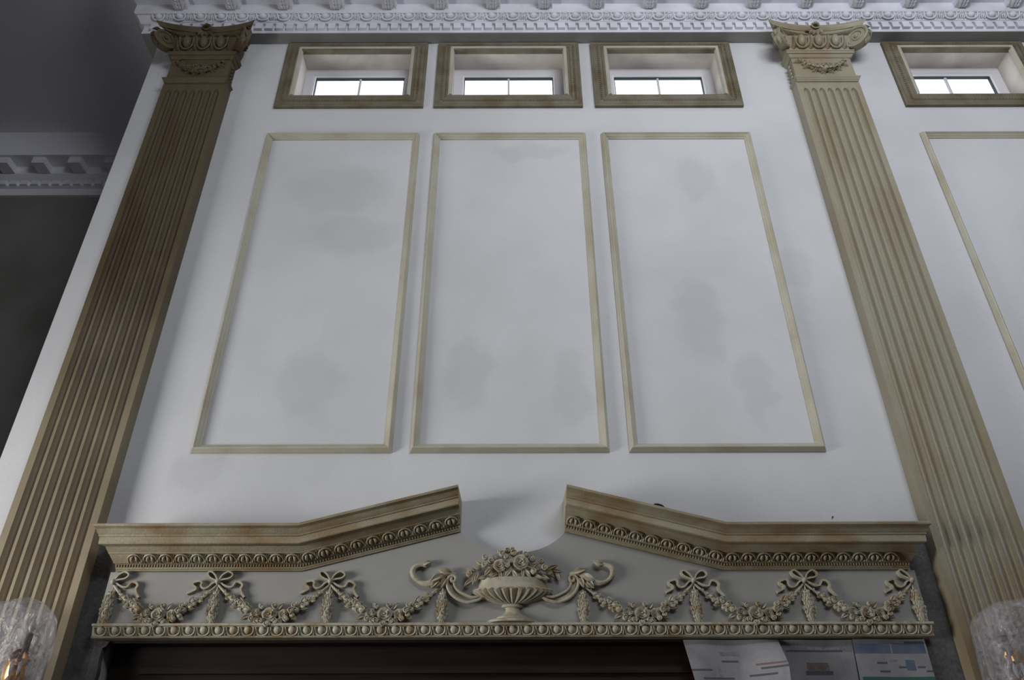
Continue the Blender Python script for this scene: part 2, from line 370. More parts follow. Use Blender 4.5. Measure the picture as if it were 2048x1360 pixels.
# ------------------------------------------------------------------ clerestory windows
CP = [(0, -.003), (0, .022), (.012, .026), (.02, .022), (.03, .024), (.045, .031), (.06, .036), (.068, .036), (.073, .03), (.08, .034), (.088, .036), (.095, .034), (.098, .034), (.098, -.003)]
def casing_carving(x0, x1, z0, z1):
    mb = MB(); st = 0.021
    def unit(x, z, ang):
        c, s_ = math.cos(ang), math.sin(ang)
        for (u, v, ru, rv) in ((0, 0, .006, .012), (0.0095, .002, .0022, .013)):
            n = len(mb.v); mb.ball((0, 0, 0), ru, .006, rv, 6, 4)
            for i in range(n, len(mb.v)):
                px, py, pz = mb.v[i]; px += u; pz += v
                mb.v[i] = (x + px*c - pz*s_, -.031 + py, z + px*s_ + pz*c)
    for side in range(4):
        L = (x1-x0 if side < 2 else z1-z0) - 0.1
        n = int(L / st)
        for k in range(n):
            t = 0.05 + (k + .5) * L / n
            if side == 0: unit(x0+t, z0+.05, 0)
            elif side == 1: unit(x0+t, z1-.05, PI)
            elif side == 2: unit(x0+.05, z0+t, -PI/2)
            else: unit(x1-.05, z0+t, PI/2)
    return mb
def window(i, a, b):
    w = struct_empty('window_%d' % i, ((a+b)/2, 0, WZ0))
    frame_bars(a-.104, b+.104, WZ0-.1, WZ1+.075, CP, 'casing_bar', M_case, w)
    part('casing_carving', casing_carving(a-.104, b+.104, WZ0-.1, WZ1+.075), M_case, w, kind='stuff')
    # inner step between casing and reveal, lit from outside
    SP = [(-.012, .0), (-.012, .036), (-.004, .042), (.008, .038), (.015, .026), (.016, .012), (.008, .006), (.003, .004), (.003, .0)]
    frame_bars(a-.001, b+.001, WZ0-.001, WZ1+.001, SP, 'reveal_bead', M_beadc, w, sides=(1, 2, 3))
    mb = MB(); e = .004
    mb.box(a, a+e, .0, .15, WZ0, WZ1).box(b-e, b, .0, .15, WZ0, WZ1).box(a, b, .0, .15, WZ1-e, WZ1).box(a, b, .0, .15, WZ0, WZ0+e)
    part('reveal_lining', mb, M_reveal, w, smooth=False)
    fr = [(0, -.05), (0, 0), (.052, 0), (.058, -.004), (.066, -.012), (.066, -.05)]
    frame_bars(a+e, b-e, WZ0+e, WZ1-e, fr, 'sash_rail', M_pvc, w, y=.15)
    bd = [(.0, -.03), (.0, -.002), (.007, .002), (.011, -.006), (.011, -.03)]
    frame_bars(a+e+.062, b-e-.062, WZ0+.066, WZ1-.066, bd, 'glazing_bead', M_bead, w, y=.156)
    gk = [(0, -.02), (0, .0), (.004, .0), (.004, -.02)]
    frame_bars(a+.078, b-.078, WZ0+.078, WZ1-.078, gk, 'gasket', M_gasket, w, y=.165)
    c = (a+b)/2
    part('glazing_bar', MB().box(c-.007, c+.007, .17, .186, WZ0+.078, WZ1-.078), M_pvc, w, smooth=False)
    for (p, q) in ((a+.078, c-.007), (c+.007, b-.078)):
        part('pane', MB().box(p, q, .176, .18, WZ0+.078, WZ1-.078), M_glass, w, smooth=False)
for i, (a, b) in enumerate(WIN): window(i + 1, a, b)

# ------------------------------------------------------------------ shared ornament meshes
def egg_mesh(w, h, dep):
    mb = MB(); mb.ball((0, 0, h*.13), w*.27, dep, h*.47, 10, 6)
    arc = [(w*.40*math.cos(a), -dep*.4, h*.06 + h*.52*math.sin(a)) for a in [PI + PI*k/10 for k in range(11)]]
    arc = [(-w*.42, -dep*.4, h*.46)] + arc + [(w*.42, -dep*.4, h*.46)]
    mb.tube(arc, w*.06, 5)
    return mb.mesh('egg', True, 60)
def dart_mesh(w, h, dep):
    mb = MB()
    mb.loft([[(-w*.02, 0, h*.46), (0, -dep*.5, h*.46), (w*.02, 0, h*.46)], [(-w*.05, 0, 0), (0, -dep, 0), (w*.05, 0, 0)],
             [(-w*.11, 0, -h*.38), (0, -dep*.9, -h*.36), (w*.11, 0, -h*.38)], [(-w*.02, 0, -h*.5), (0, -dep*.3, -h*.5), (w*.02, 0, -h*.5)]])
    return mb.mesh('dart', True, 30)
def tongue_mesh(w, h, dep):
    """lamb's tongue unit: pointed arch rim, two lobes, a vein and a dart at the side"""
    mb = MB()
    arch = cr([(-w*.36, -dep*.4, -h*.46), (-w*.40, -dep*.6, 0), (-w*.27, -dep*.75, h*.34), (0, -dep*.8, h*.48), (w*.27, -dep*.75, h*.34), (w*.40, -dep*.6, 0), (w*.36, -dep*.4, -h*.46)], 3)
    mb.tube(arch, w*.06, 5)
    for sgn in (-1, 1):
        mb.tube([(sgn*w*.03, -dep*.3, h*.28), (sgn*w*.15, -dep*.7, h*.1), (sgn*w*.17, -dep*.8, -h*.12), (sgn*w*.1, -dep*.4, -h*.4)], [w*.04, w*.1, w*.11, w*.03], 6)
    mb.tube([(0, -dep*.4, h*.4), (0, -dep*.55, 0), (0, -dep*.3, -h*.45)], [w*.02, w*.03, w*.02], 4)
    mb.tube([(w*.5, -dep*.2, h*.4), (w*.5, -dep*.5, 0), (w*.5, -dep*.7, -h*.3), (w*.5, -dep*.3, -h*.5)], [w*.025, w*.04, w*.075, w*.02], 5)
    return mb.mesh('leaf_tongue', True, 60)
def rose_mesh(R):
    mb = MB(); mb.ball((0, 0, 0), R*.8, R*.34, R*.8, 12, 6)
    for (n, r0, r1, h0, h1, a0) in ((6, .42, 1.0, .26, .42, .2), (5, .26, .70, .3, .62, .75), (4, .08, .42, .4, .78, .1)):
        for k in range(n):
            a = a0 + 2*PI*k/n; hw = PI/n*1.28
            def P(u, v):
                uu = 2*u - 1; an = a + uu*hw + .18*v
                r = R*(r0 + (r1-r0)*v*(1 - .22*uu*uu)); y = -R*(h0 + (h1-h0)*(v**.7)*(1-.25*uu*uu) - (.1*max(0, v-.75)*4 if r1 > .9 else 0))
                return (r*math.cos(an), y + R*.05*uu, r*math.sin(an))
            mb.grid(P, 4, 3)
    mb.ball((0, -R*.62, 0), R*.15, R*.22, R*.15, 8, 5)
    return mb.flat().mesh('rose', True, 70)
def leaf_mesh(L=1.0, w=.46, h=.22):
    mb = MB(); n = 6; rings = []
    for i in range(n + 1):
        t = i / n; hw = w*.5*math.sin(PI*min(1, .06 + .94*t)**.85) + .01; y = -h*math.sin(PI*(t*.85+.1))
        rings.append([(t*L, 0, -hw), (t*L, y*.95, -hw*.55), (t*L, y*.55, 0), (t*L, y*.95, hw*.55), (t*L, 0, hw)])
    mb.loft(rings); return mb.flat().mesh('leaf', True, 35)
def bud_mesh():
    mb = MB(); mb.ball((0, -.25, 0), .5, .55, .5, 8, 6)
    mb.tube([(.36*math.cos(a), -.66-.1*(a % 2), .36*math.sin(a)) for a in [2*PI*k/8 for k in range(7)]] , .1, 4)
    return mb.flat().mesh('bud', True, 60)
LEAF = leaf_mesh(); BUD = bud_mesh(); ROSE = rose_mesh(1.0)
for me in (LEAF, BUD, ROSE): me.materials.append(M_orn)
def leaf_rot(ang, lift=.2, roll=0.0): return (Matrix.Rotation(-ang, 3, 'Y') @ Matrix.Rotation(-lift, 3, 'Z') @ Matrix.Rotation(roll, 3, 'X')).to_euler()
def L_(parent, x, z, ang, ln, d=0.0, lift=.2, fat=1.0, roll=0.0):
    return link('leaf', LEAF, M_orn, parent, (x, -d, z), leaf_rot(ang, lift, roll), (ln, ln*1.3*fat, ln*fat))
def B_(parent, x, z, r, d=0.0):
    return link('bud', BUD, M_orn, parent, (x, -d, z), (0, random.uniform(0, 6), 0), (2*r, 2*r, 2*r))
def R_(parent, x, z, r, d=0.0):
    return link('rose', ROSE, M_orn, parent, (x, -d, z), (0, random.uniform(0, 6), 0), (r, r, r))

# ------------------------------------------------------------------ frieze board over the doorway
BD = 0.04      # its face stands this far off the wall
board_out = [(-1.83, 2.409), (1.83, 2.409), (1.83, 2.6405), (0.958, 2.6405), (0.245, 2.822)]
arc = cr([(0.245, 2.822), (0.205, 2.785), (0.15, 2.752), (0.075, 2.73), (0, 2.724), (-0.075, 2.73), (-0.15, 2.752), (-0.205, 2.785), (-0.245, 2.822)], 4)
board_out += arc[1:] + [(-0.958, 2.6405), (-1.83, 2.6405)]
fb = link('frieze_board', MB().loft([[(x, -.0013, z) for x, z in board_out], [(x, -BD+.0006, z) for x, z in board_out]]).mesh('frieze_board', False), M_board)
tag(fb, 'flat grey frieze board over the doorway with a scooped top edge behind the urn', 'frieze')

# moulding along the top of the doorway
hm = thing('door_head_moulding', 'long cream egg and dart moulding along the top of the dark doorway', 'moulding', (0, -.04, 2.35))
HP = [(.0013, 2.352), (.05, 2.352), (.056, 2.358), (.05, 2.3605), (.05, 2.361), (.064, 2.3965), (.075, 2.3975), (.075, 2.4075), (.071, 2.4085), (.0013, 2.4085)]
part('moulding_body', MB().loft([[(-1.832 if e == 0 else 1.832, -d, z) for d, z in HP] for e in (0, 1)]), M_orn, hm, smooth=False)
UW = 0.0641; EGG = egg_mesh(UW, .039, .010); DART = dart_mesh(UW, .036, .011); EGG.materials.append(M_orn); DART.materials.append(M_orn)
n = 57
for k in range(n):
    x = (k - (n-1)/2) * UW
    link('egg', EGG, M_orn, hm, (x, -.056+.04, 2.3775-2.35), (math.radians(22), 0, 0))
    if k < n-1: link('dart', DART, M_orn, hm, (x+UW/2, -.056+.04, 2.378-2.35), (math.radians(22), 0, 0))

# ------------------------------------------------------------------ broken pediment
SL = 0.255                                  # slope of the raking halves
PROF = [(.0013, 2.648), (.05, 2.648), (.052, 2.652), (.058, 2.656), (.06, 2.660), (.064, 2.675), (.076, 2.677), (.079, 2.680), (.108, 2.7075), (.114, 2.709), (.116, 2.714),
        (.126, 2.722), (.137, 2.734), (.172, 2.734), (.175, 2.738), (.177, 2.764), (.183, 2.767), (.185, 2.772), (.196, 2.781), (.205, 2.794), (.222, 2.800), (.224, 2.809), (.222, 2.812), (.0013, 2.812)]
dzp = -.006
PROF = [(d, z + dzp) for d, z in PROF]
XM, XI = .958, .25
def pediment(sgn, label):
    t = thing('pediment_cornice', label, 'cornice', (sgn*XM, 0, 2.64), 'broken pediment halves')
    out = lambda d: sgn*(1.80 + .42*max(0, d-.05))
    inn = lambda d: sgn*(XI - .006 + .05*max(0, d-.1))
    rings = [[(out(d), -d, z) for d, z in PROF], [(sgn*XM, -d, z) for d, z in PROF], [(inn(d), -d, z + SL*(XM - abs(inn(d)))) for d, z in PROF]]
    part('moulding_body', MB().loft(rings), M_gilt, t, angle=25)
    w = .0715
    def tong(x, zz, rotz):
        o = link('leaf_tongue', TONG, M_gilt, t, (x - sgn*XM, -.0935, 2.694+dzp + zz - 2.64), (math.radians(42), 0, 0))
        sh = math.tan(0)
        o.rotation_euler = (math.radians(42), rotz, 0)
    nf = int((1.80 - XM) / w)
    for k in range(nf): tong(sgn*(XM + (k+.5)*w), 0, 0)
    ns = int((XM - XI) / w + .3)
    for k in range(ns):
        u = XM - (k+.5)*(XM-XI)/ns; tong(sgn*u, SL*(XM-u), sgn*math.atan(SL))
    mb = MB(); u = 1.80
    while u > XI:
        z = 2.668+dzp + SL*max(0, XM-u); mb.ball((sgn*u, -.063, z), .0052, .006, .007, 6, 4); u -= .0125
    part('bead_row', mb, M_gilt, t, kind='stuff')
    return t
TONG = tongue_mesh(.0715, .046, .014); TONG.materials.append(M_gilt)
pediment(-1, 'left half of the broken pediment, cream glazed cornice rising towards the urn')
pediment(1, 'right half of the broken pediment, with a black scrap on its slope')

# ------------------------------------------------------------------ ribbons, swags and drops on the frieze
REF = W(441.7, 1165, .06)
def bp_(pts):
    out = []
    for x, y in pts:
        p = W(380 + x/9.717, 1130 + y/9.717, .06); out.append((p.x - REF.x, p.z - REF.z))
    return out
left_loop = [(590, 330), (550, 230), (480, 165), (415, 180), (415, 240), (470, 290), (560, 330)]
right_loop = [(620, 330), (690, 230), (800, 165), (875, 190), (885, 240), (820, 290), (720, 310), (630, 335)]
left_tail = [(560, 345), (480, 385), (420, 440), (350, 478), (285, 470), (262, 425), (280, 365), (240, 335), (170, 350), (115, 370), (105, 420), (150, 455), (150, 500), (70, 540), (-10, 575)]
right_tail = [(640, 360), (710, 415), (790, 450), (865, 445), (905, 395), (950, 350), (1030, 365), (1068, 420), (1035, 490), (1050, 570), (1105, 655)]
# the reference bow hangs left of the middle: straighten the lean its place in the photo gives it
def straight(q): return q
def bow(x, z, label, halves):
    t = thing('ribbon_bow', label, 'bow', (x, -BD, z), 'ribbon bows on the frieze')
    for nm, P, ok in (('ribbon_loop', left_loop, 'l' in halves), ('ribbon_loop', right_loop, 'r' in halves), ('ribbon_tail', left_tail, 'l' in halves), ('ribbon_tail', right_tail, 'r' in halves)):
        if not ok: continue
        path = cr(straight(bp_(P)), 5)
        k = len(path); mb = MB(); tail = nm == 'ribbon_tail'
        mb.ribbon(path, [.0042 + (.0022 * (i/k) if tail else 0) for i in range(k)], .0, .026 if not tail else .02)
        link(nm, mb.mesh(nm, True, 50), M_orn, t)
    mb = MB(); mb.ball((0, -.014, -.002), .013, .02, .014, 10, 6); link('knot', mb.flat().mesh('knot', True, 60), M_orn, t)
    return t
BX = [-1.796, -1.326, -.820, .814, 1.312, 1.796]
BZ = 2.594
for x, lab, hv in zip(BX, ['half ribbon bow at the far left end of the frieze', 'ribbon bow between the two leftmost garland swags', 'ribbon bow on the frieze, first one left of the urn',
                        'ribbon bow on the frieze, first one right of the urn', 'ribbon bow between the two rightmost garland swags', 'half ribbon bow at the far right end of the frieze'], ['r', 'lr', 'lr', 'lr', 'lr', 'l']):
    bow(x, BZ, lab, hv)

def make_drop(x, z, label):
    t = thing('leaf_drop', label, 'ornament', (x, -BD, z), 'hanging leaf drops on the frieze')
    mb = MB(); mb.tube([(0, -.008, -.012), (0, -.01, -.04), (0, -.014, -.06), (0, -.02, -.10), (0, -.02, -.15), (0, -.016, -.19)], [.003, .0055, .010, .016, .014, .005], 8, .8)
    link('stem', mb.flat().mesh('stem'), M_orn, t)
    rows = [(-.046, 2, .007), (-.062, 3, .012), (-.080, 3, .016), (-.098, 4, .019), (-.116, 4, .020), (-.134, 3, .018), (-.151, 3, .014), (-.166, 2, .009)]
    for r, (zz, nn, rad) in enumerate(rows):
        for k in range(nn):
            a = PI*((k + .5 + .3*((r % 2) - .5)) / nn); xx = -rad*math.cos(a)*.85; dd = .003 + rad*math.sin(a)*.85
            if (r + k) % 3: L_(t, xx, zz + .010, -PI/2 + xx/rad*.35, .027, dd, lift=.35, fat=1.7, roll=-xx/rad*.7)
            else: B_(t, xx, zz, .0095, dd)
    B_(t, 0, -.178, .008, .006)
    return t
d0 = make_drop(BX[0], BZ-.006, 'leaf drop hanging at the left end of the frieze')
for x, z, lab in [(BX[1], BZ-.006, 'leaf drop under the bow between the two leftmost swags'), (BX[2], BZ-.006, 'leaf drop under the first bow left of the urn'), (-.313, BZ-.01, "leaf drop under the urn's left handle"),
                  (.313, BZ-.01, "leaf drop under the urn's right handle"), (BX[3], BZ-.006, 'leaf drop under the first bow right of the urn'), (BX[4], BZ-.006, 'leaf drop under the bow between the two rightmost swags'),
                  (BX[5], BZ-.006, 'leaf drop hanging at the right end of the frieze')]:
    dup(d0, (x, -BD, z), lab)

def make_swag(x, z, hw, label):
    t = thing('flower_swag', label, 'swag', (x, -BD, z), 'flower swags on the frieze')
    H = .132
    f = lambda u: (u*.242, -H*(1 - abs(u)**2.0))                  # hanging curve, u = -1..1
    pts = [f(-1 + 2*k/28) for k in range(29)]
    mb = MB(); mb.tube([(a, -.010, b) for a, b in pts], [.0045 + .011*(1-abs(-1+2*k/28))**1.0 for k in range(29)], 8)
    link('garland_core', mb.flat().mesh('garland_core'), M_orn, t)
    rnd = random.Random(3)
    R_(t, .004, -H-.004, .033, .016); R_(t, -.056, -H+.002, .022, .018); R_(t, .062, -H-.002, .022, .018)
    for (a, b, r) in ((-.092, -H+.016, .016), (.094, -H+.012, .015), (-.030, -H-.032, .014), (.034, -H-.034, .014), (0, -H-.044, .015), (-.068, -H-.022, .013), (.076, -H-.024, .013), (-.108, -H+.034, .013), (-.047, -H-.032, .012), (.02, -H+.034, .012), (-.03, -H+.03, .012), (.10, -H-.008, .012)):
        B_(t, a, b, r, .017)
    for (a, b, an, ln) in ((0, -H-.022, -1.55, .04), (-.034, -H-.018, -2.2, .04), (.04, -H-.018, -.9, .04), (-.082, -H-.006, -2.6, .038), (.09, -H-.008, -.5, .038), (-.03, -H+.018, 2.2, .036), (.036, -H+.018, .9, .036), (-.075, -H+.018, 2.5, .034), (.085, -H+.016, .6, .034)):
        L_(t, a, b, an, ln, .014, fat=1.3)
    for sgn in (-1, 1):
        for k in range(8):
            u = .44 + k*.058; a, b = f(sgn*u); sz = .0165*(1-k/8)**.8 + .0035
            tx = math.atan2(f(sgn*(u+.02))[1]-b, f(sgn*(u+.02))[0]-a)
            off = .0105*(1-k/8) + .002
            px, pz = -math.sin(tx)*off, math.cos(tx)*off
            for q in (-1, 1):
                if (k + q) % 3: B_(t, a+q*px, b+q*pz, sz*(.62 if q > 0 else .7), .010)
                else: L_(t, a+q*px, b+q*pz, tx + q*.5, sz*2.0, .010, fat=1.2)
    t.scale = (hw/.242, 1, 1)
    return t
sw = None
for a, b, lab in [(0, 1, 'flower swag at the far left of the frieze'), (1, 2, 'second flower swag from the left, between two full bows'), (2, None, "flower swag between a bow and the urn's left handle"),
                  (None, 3, "flower swag between the urn's right handle and a bow"), (3, 4, 'second flower swag from the right, between two full bows'), (4, 5, 'flower swag at the far right of the frieze')]:
    xa = BX[a] if a is not None else .313; xb = BX[b] if b is not None else -.313
    x, hw = (xa+xb)/2, (xb-xa)/2
    if sw is None: sw = make_swag(x, BZ-.012, hw, lab)
    else:
        o = dup(sw, (x, -BD, BZ-.012), lab); o.scale = (hw/.242, 1, 1)

# ------------------------------------------------------------------ urn with flowers
urn = thing('flower_urn', 'cream relief urn heaped with roses in the middle of the frieze, with two scroll handles', 'urn', (0, -BD, 2.41))
part('foot', MB().lathe([(.112, 2.4095), (.112, 2.420), (.098, 2.424), (.072, 2.426), (.072, 2.434), (.062, 2.440), (.046, 2.446), (.034, 2.456), (.031, 2.470), (.034, 2.476), (.046, 2.478), (.05, 2.484), (.046, 2.490), (.034, 2.493)], (0, -BD, 0), 28, .55).flat(-BD), M_orn, urn)
BOWL = [(.034, 2.490), (.07, 2.496), (.11, 2.508), (.148, 2.524), (.172, 2.538), (.182, 2.549), (.178, 2.553)]
part('bowl', MB().lathe(BOWL, (0, -BD, 0), 32, .42).flat(-BD), M_orn, urn)
part('rim_band', MB().lathe([(.168, 2.552), (.160, 2.556), (.154, 2.566), (.152, 2.582), (.158, 2.592), (.158, 2.598), (.148, 2.6)], (0, -BD, 0), 32, .42).flat(-BD), M_orn, urn)
for k in range(15):
    a = PI + PI*(k + .5)/15; pts = []; rad = []
    for r, z in [(.042, 2.494), (.075, 2.500), (.112, 2.512), (.148, 2.527), (.168, 2.539), (.176, 2.546)]:
        pts.append((r*math.cos(a), -BD + r*.42*math.sin(a), z)); rad.append(max(.005, r*.088*(0.55+.45*abs(math.sin(a)))))
    part('gadroon', MB().tube(pts, rad, 7).flat(-BD), M_orn, urn)
mb = MB(); mb.ball((0, 0, 0), .145, .05, .10, 16, 8); mb.v = [(x, min(y, 0), max(z, -.01)) for x, y, z in mb.v]
link('flower_mound', mb.mesh('flower_mound'), M_orn, urn, (0, 0, 2.60-2.41))
def fl(kind, cx, cy, size, ang=0.0, d=.05):
    p = W(900 + cx/8.533, 1085 + cy/8.533, BD+d)
    x, z = p.x, p.z-2.41
    if kind == 'r': R_(urn, x, z, size, d)
    elif kind == 'b': B_(urn, x, z, size, d)
    else: L_(urn, x - math.cos(ang)*size*.5, z - math.sin(ang)*size*.5, ang, size, d-.006)
fl('r', 850, 400, .030, d=.05); fl('r', 1205, 345, .036, d=.052)
for cx, cy, r, d in ((590, 390, .015, .035), (1090, 200, .017, .035), (890, 205, .015, .035), (985, 150, .014, .03), (1425, 505, .015, .045), (1615, 445, .017, .035), (1560, 335, .012, .03), (330, 545, .016, .022), (700, 330, .014, .035), (1070, 110, .009, .02), (600, 265, .014, .028),
                    (1400, 300, .015, .035), (1290, 220, .014, .03), (1700, 530, .013, .02), (960, 250, .012, .045), (1040, 330, .013, .04), (980, 400, .014, .045)):
    fl('b', cx, cy, r, d=d)
for cx, cy, ln, an, d in ((310, 690, .052, -2.4, .02), (455, 590, .05, -1.8, .03), (400, 650, .04, -1.7, .026), (640, 510, .05, -2.2, .045), (750, 565, .046, -2.6, .05), (862, 575, .044, -1.5, .05), (985, 540, .052, -2.2, .052), (1110, 550, .052, -1.0, .052),
                          (1240, 545, .046, -1.7, .05), (1330, 535, .046, -.9, .05), (1510, 590, .05, -.35, .04), (1620, 600, .05, -.3, .035), (1840, 580, .05, -1.2, .015), (1760, 420, .05, .3, .02), (1440, 400, .048, .5, .04), (1840, 490, .045, -.2, .015),
                          (500, 345, .045, 2.5, .025), (450, 425, .046, 2.8, .025), (360, 465, .046, 2.9, .022), (780, 270, .042, 2.4, .03), (1180, 190, .045, .7, .025), (840, 150, .035, 2.2, .025), (560, 600, .045, 3.3, .04), (1720, 545, .048, -.8, .022), (1330, 260, .045, .6, .03), (960, 430, .042, -.9, .045), (1380, 420, .045, -.4, .042), (690, 420, .045, 2.6, .04), (1500, 460, .04, 0, .04)):
    fl('l', cx, cy, ln, an, d)
def hp(pts, d):
    out = []
    for x, y in pts:
        p = W(810 + x/12.37, 1110 + y/12.37, BD + d); out.append((p.x, p.z))
    return out
for sgn in (-1, 1):
    mir = lambda path: [(-sgn*x, z) for x, z in path]
    outer = cr(mir(hp([(2000, 985), (1830, 1090), (1690, 1135), (1560, 1160), (1420, 1130), (1270, 1060), (1140, 950), (1060, 810), (1035, 680), (1060, 570), (1120, 510), (1200, 500), (1250, 560), (1225, 635), (1160, 640), (1135, 590), (1175, 560)], .03)), 4)
    inner = cr(mir(hp([(2000, 930), (1850, 1000), (1690, 1030), (1600, 1015), (1470, 960), (1340, 890), (1250, 800), (1210, 700), (1225, 640)], .03)), 4)
    h = part('handle', MB().tube([(x, -BD-.022, z) for x, z in outer], [.0068]*len(outer), 7), M_orn, urn)
    part('inner_rib', MB().tube([(x, -BD-.020, z) for x, z in inner], [.006]*len(inner), 7), M_orn, h)
    oo = cr(mir(hp([(2000, 985), (1690, 1130), (1420, 1130), (1140, 950), (1060, 810), (1035, 680), (1060, 570), (1130, 510)], .03)), 4); ii = cr(mir(hp([(2000, 930), (1690, 1030), (1470, 960), (1340, 890), (1250, 800), (1210, 700), (1200, 600), (1190, 540)], .03)), 4)
    web = MB(); web.loft([[(a[0], -BD, a[1]), (a[0], -BD-.012, a[1]), (b[0], -BD-.012, b[1]), (b[0], -BD, b[1])] for a, b in zip(oo, ii)]); web.flat(-BD)
    part('web', web, M_orn, h)
    curl = cr(mir(hp([(1250, 470), (1050, 470), (900, 530), (800, 600), (640, 690), (470, 700), (310, 640), (210, 520), (185, 400), (240, 300), (350, 250), (470, 235), (570, 215), (610, 165), (575, 135), (550, 160)], .02)), 4)
    k = len(curl); rr = [ .008 + .011*math.sin(PI*min(1, i/k*2.6))*(i/k < .4) if i/k < .4 else .0085 + .004*math.sin(PI*(i/k-.4)/.3)*(i/k < .7) for i in range(k)]
    rr = [r if i < k-10 else max(.004, .0085*(k-i)/10+.0015) for i, r in enumerate(rr)]
    c = part('scroll', MB().tube([(x, -BD-.010-.006*math.sin(PI*i/k), z) for i, (x, z) in enumerate(curl)], rr, 8).flat(-BD), M_orn, urn)
    for (x, y, an, ln) in ((1150, 450, 2.9, .05), (930, 500, -2.6, .055), (840, 590, -2.2, .045), (1000, 560, -1.9, .04), (420, 250, .35, .04), (900, 640, -2.3, .036)):
        p = hp([(x, y)], .02)[0]; aa = an if sgn < 0 else PI - an
        L_(c, -sgn*p[0], p[1]-2.41, aa, ln*1.25, .012, fat=1.4)

# ------------------------------------------------------------------ pilasters
def shaft_mesh():
    HWD, D, pitch, fw, fd, n = .215, .08, .0535, .0395, .024, 7
    plan = [(-HWD, 0)]; seg = 8
    zs = [.32, .40, .42, .43, 5.845, 5.858, 5.870, 5.878, 5.884, 5.887, 5.946]
    kk = [0, 0, .7, 1, 1, .95, .80, .58, .35, 0, 0]
    rings = []
    for z, k in zip(zs, kk):
        ring = [(-HWD, 0, z), (-HWD, -D, z)]
        for i in range(n):
            c = (i - (n-1)/2) * pitch; w = fw/2*max(k, .02)
            for j in range(seg+1):
                a = PI*j/seg; ring.append((c - w*math.cos(a), -D + fd*k*math.sin(a), z))
        ring += [(HWD, -D, z), (HWD, 0, z)]
        rings.append(ring)
    return MB().loft(rings).mesh('shaft', True, 35)
SHAFT = shaft_mesh()
def scroll_mesh():
    """volute: a disc with a spiral raised on both faces; disc lies in local x-z, thickness along y"""
    mb = MB(); R = .086; th = .027
    mb.loft([[(R*.86*math.cos(2*PI*k/20), y, R*.86*math.sin(2*PI*k/20)) for k in range(20)] for y in (-th*.7, th*.7)])
    for f in (-1, 1):
        pts = []; rad = []
        N = 44
        for i in range(N+1):
            t = i/N; a = PI/2 - t*2*PI*2.1; r = R*(1-t)**.85*.92 + .006
            pts.append((r*math.cos(a), f*th*.75, r*math.sin(a))); rad.append(.0115*(1-t*.6))
        mb.tube(pts, rad, 6)
        mb.ball((0, f*th*.75, 0), .014, .014, .014, 8, 6)
    rim = [[(R*1.0*math.cos(a), y, R*1.0*math.sin(a)) for y in (-th, -th*.4, th*.4, th)] + [(R*.8*math.cos(a), y, R*.8*math.sin(a)) for y in (th, -th)] for a in [PI*.62 - 2*PI*.8*k/20 for k in range(21)]]
    mb.loft(rim)
    return mb.mesh('volute', True, 45)
VOL = scroll_mesh()
EGGC = egg_mesh(.118, .105, .034); DARTC = dart_mesh(.16, .105, .03)
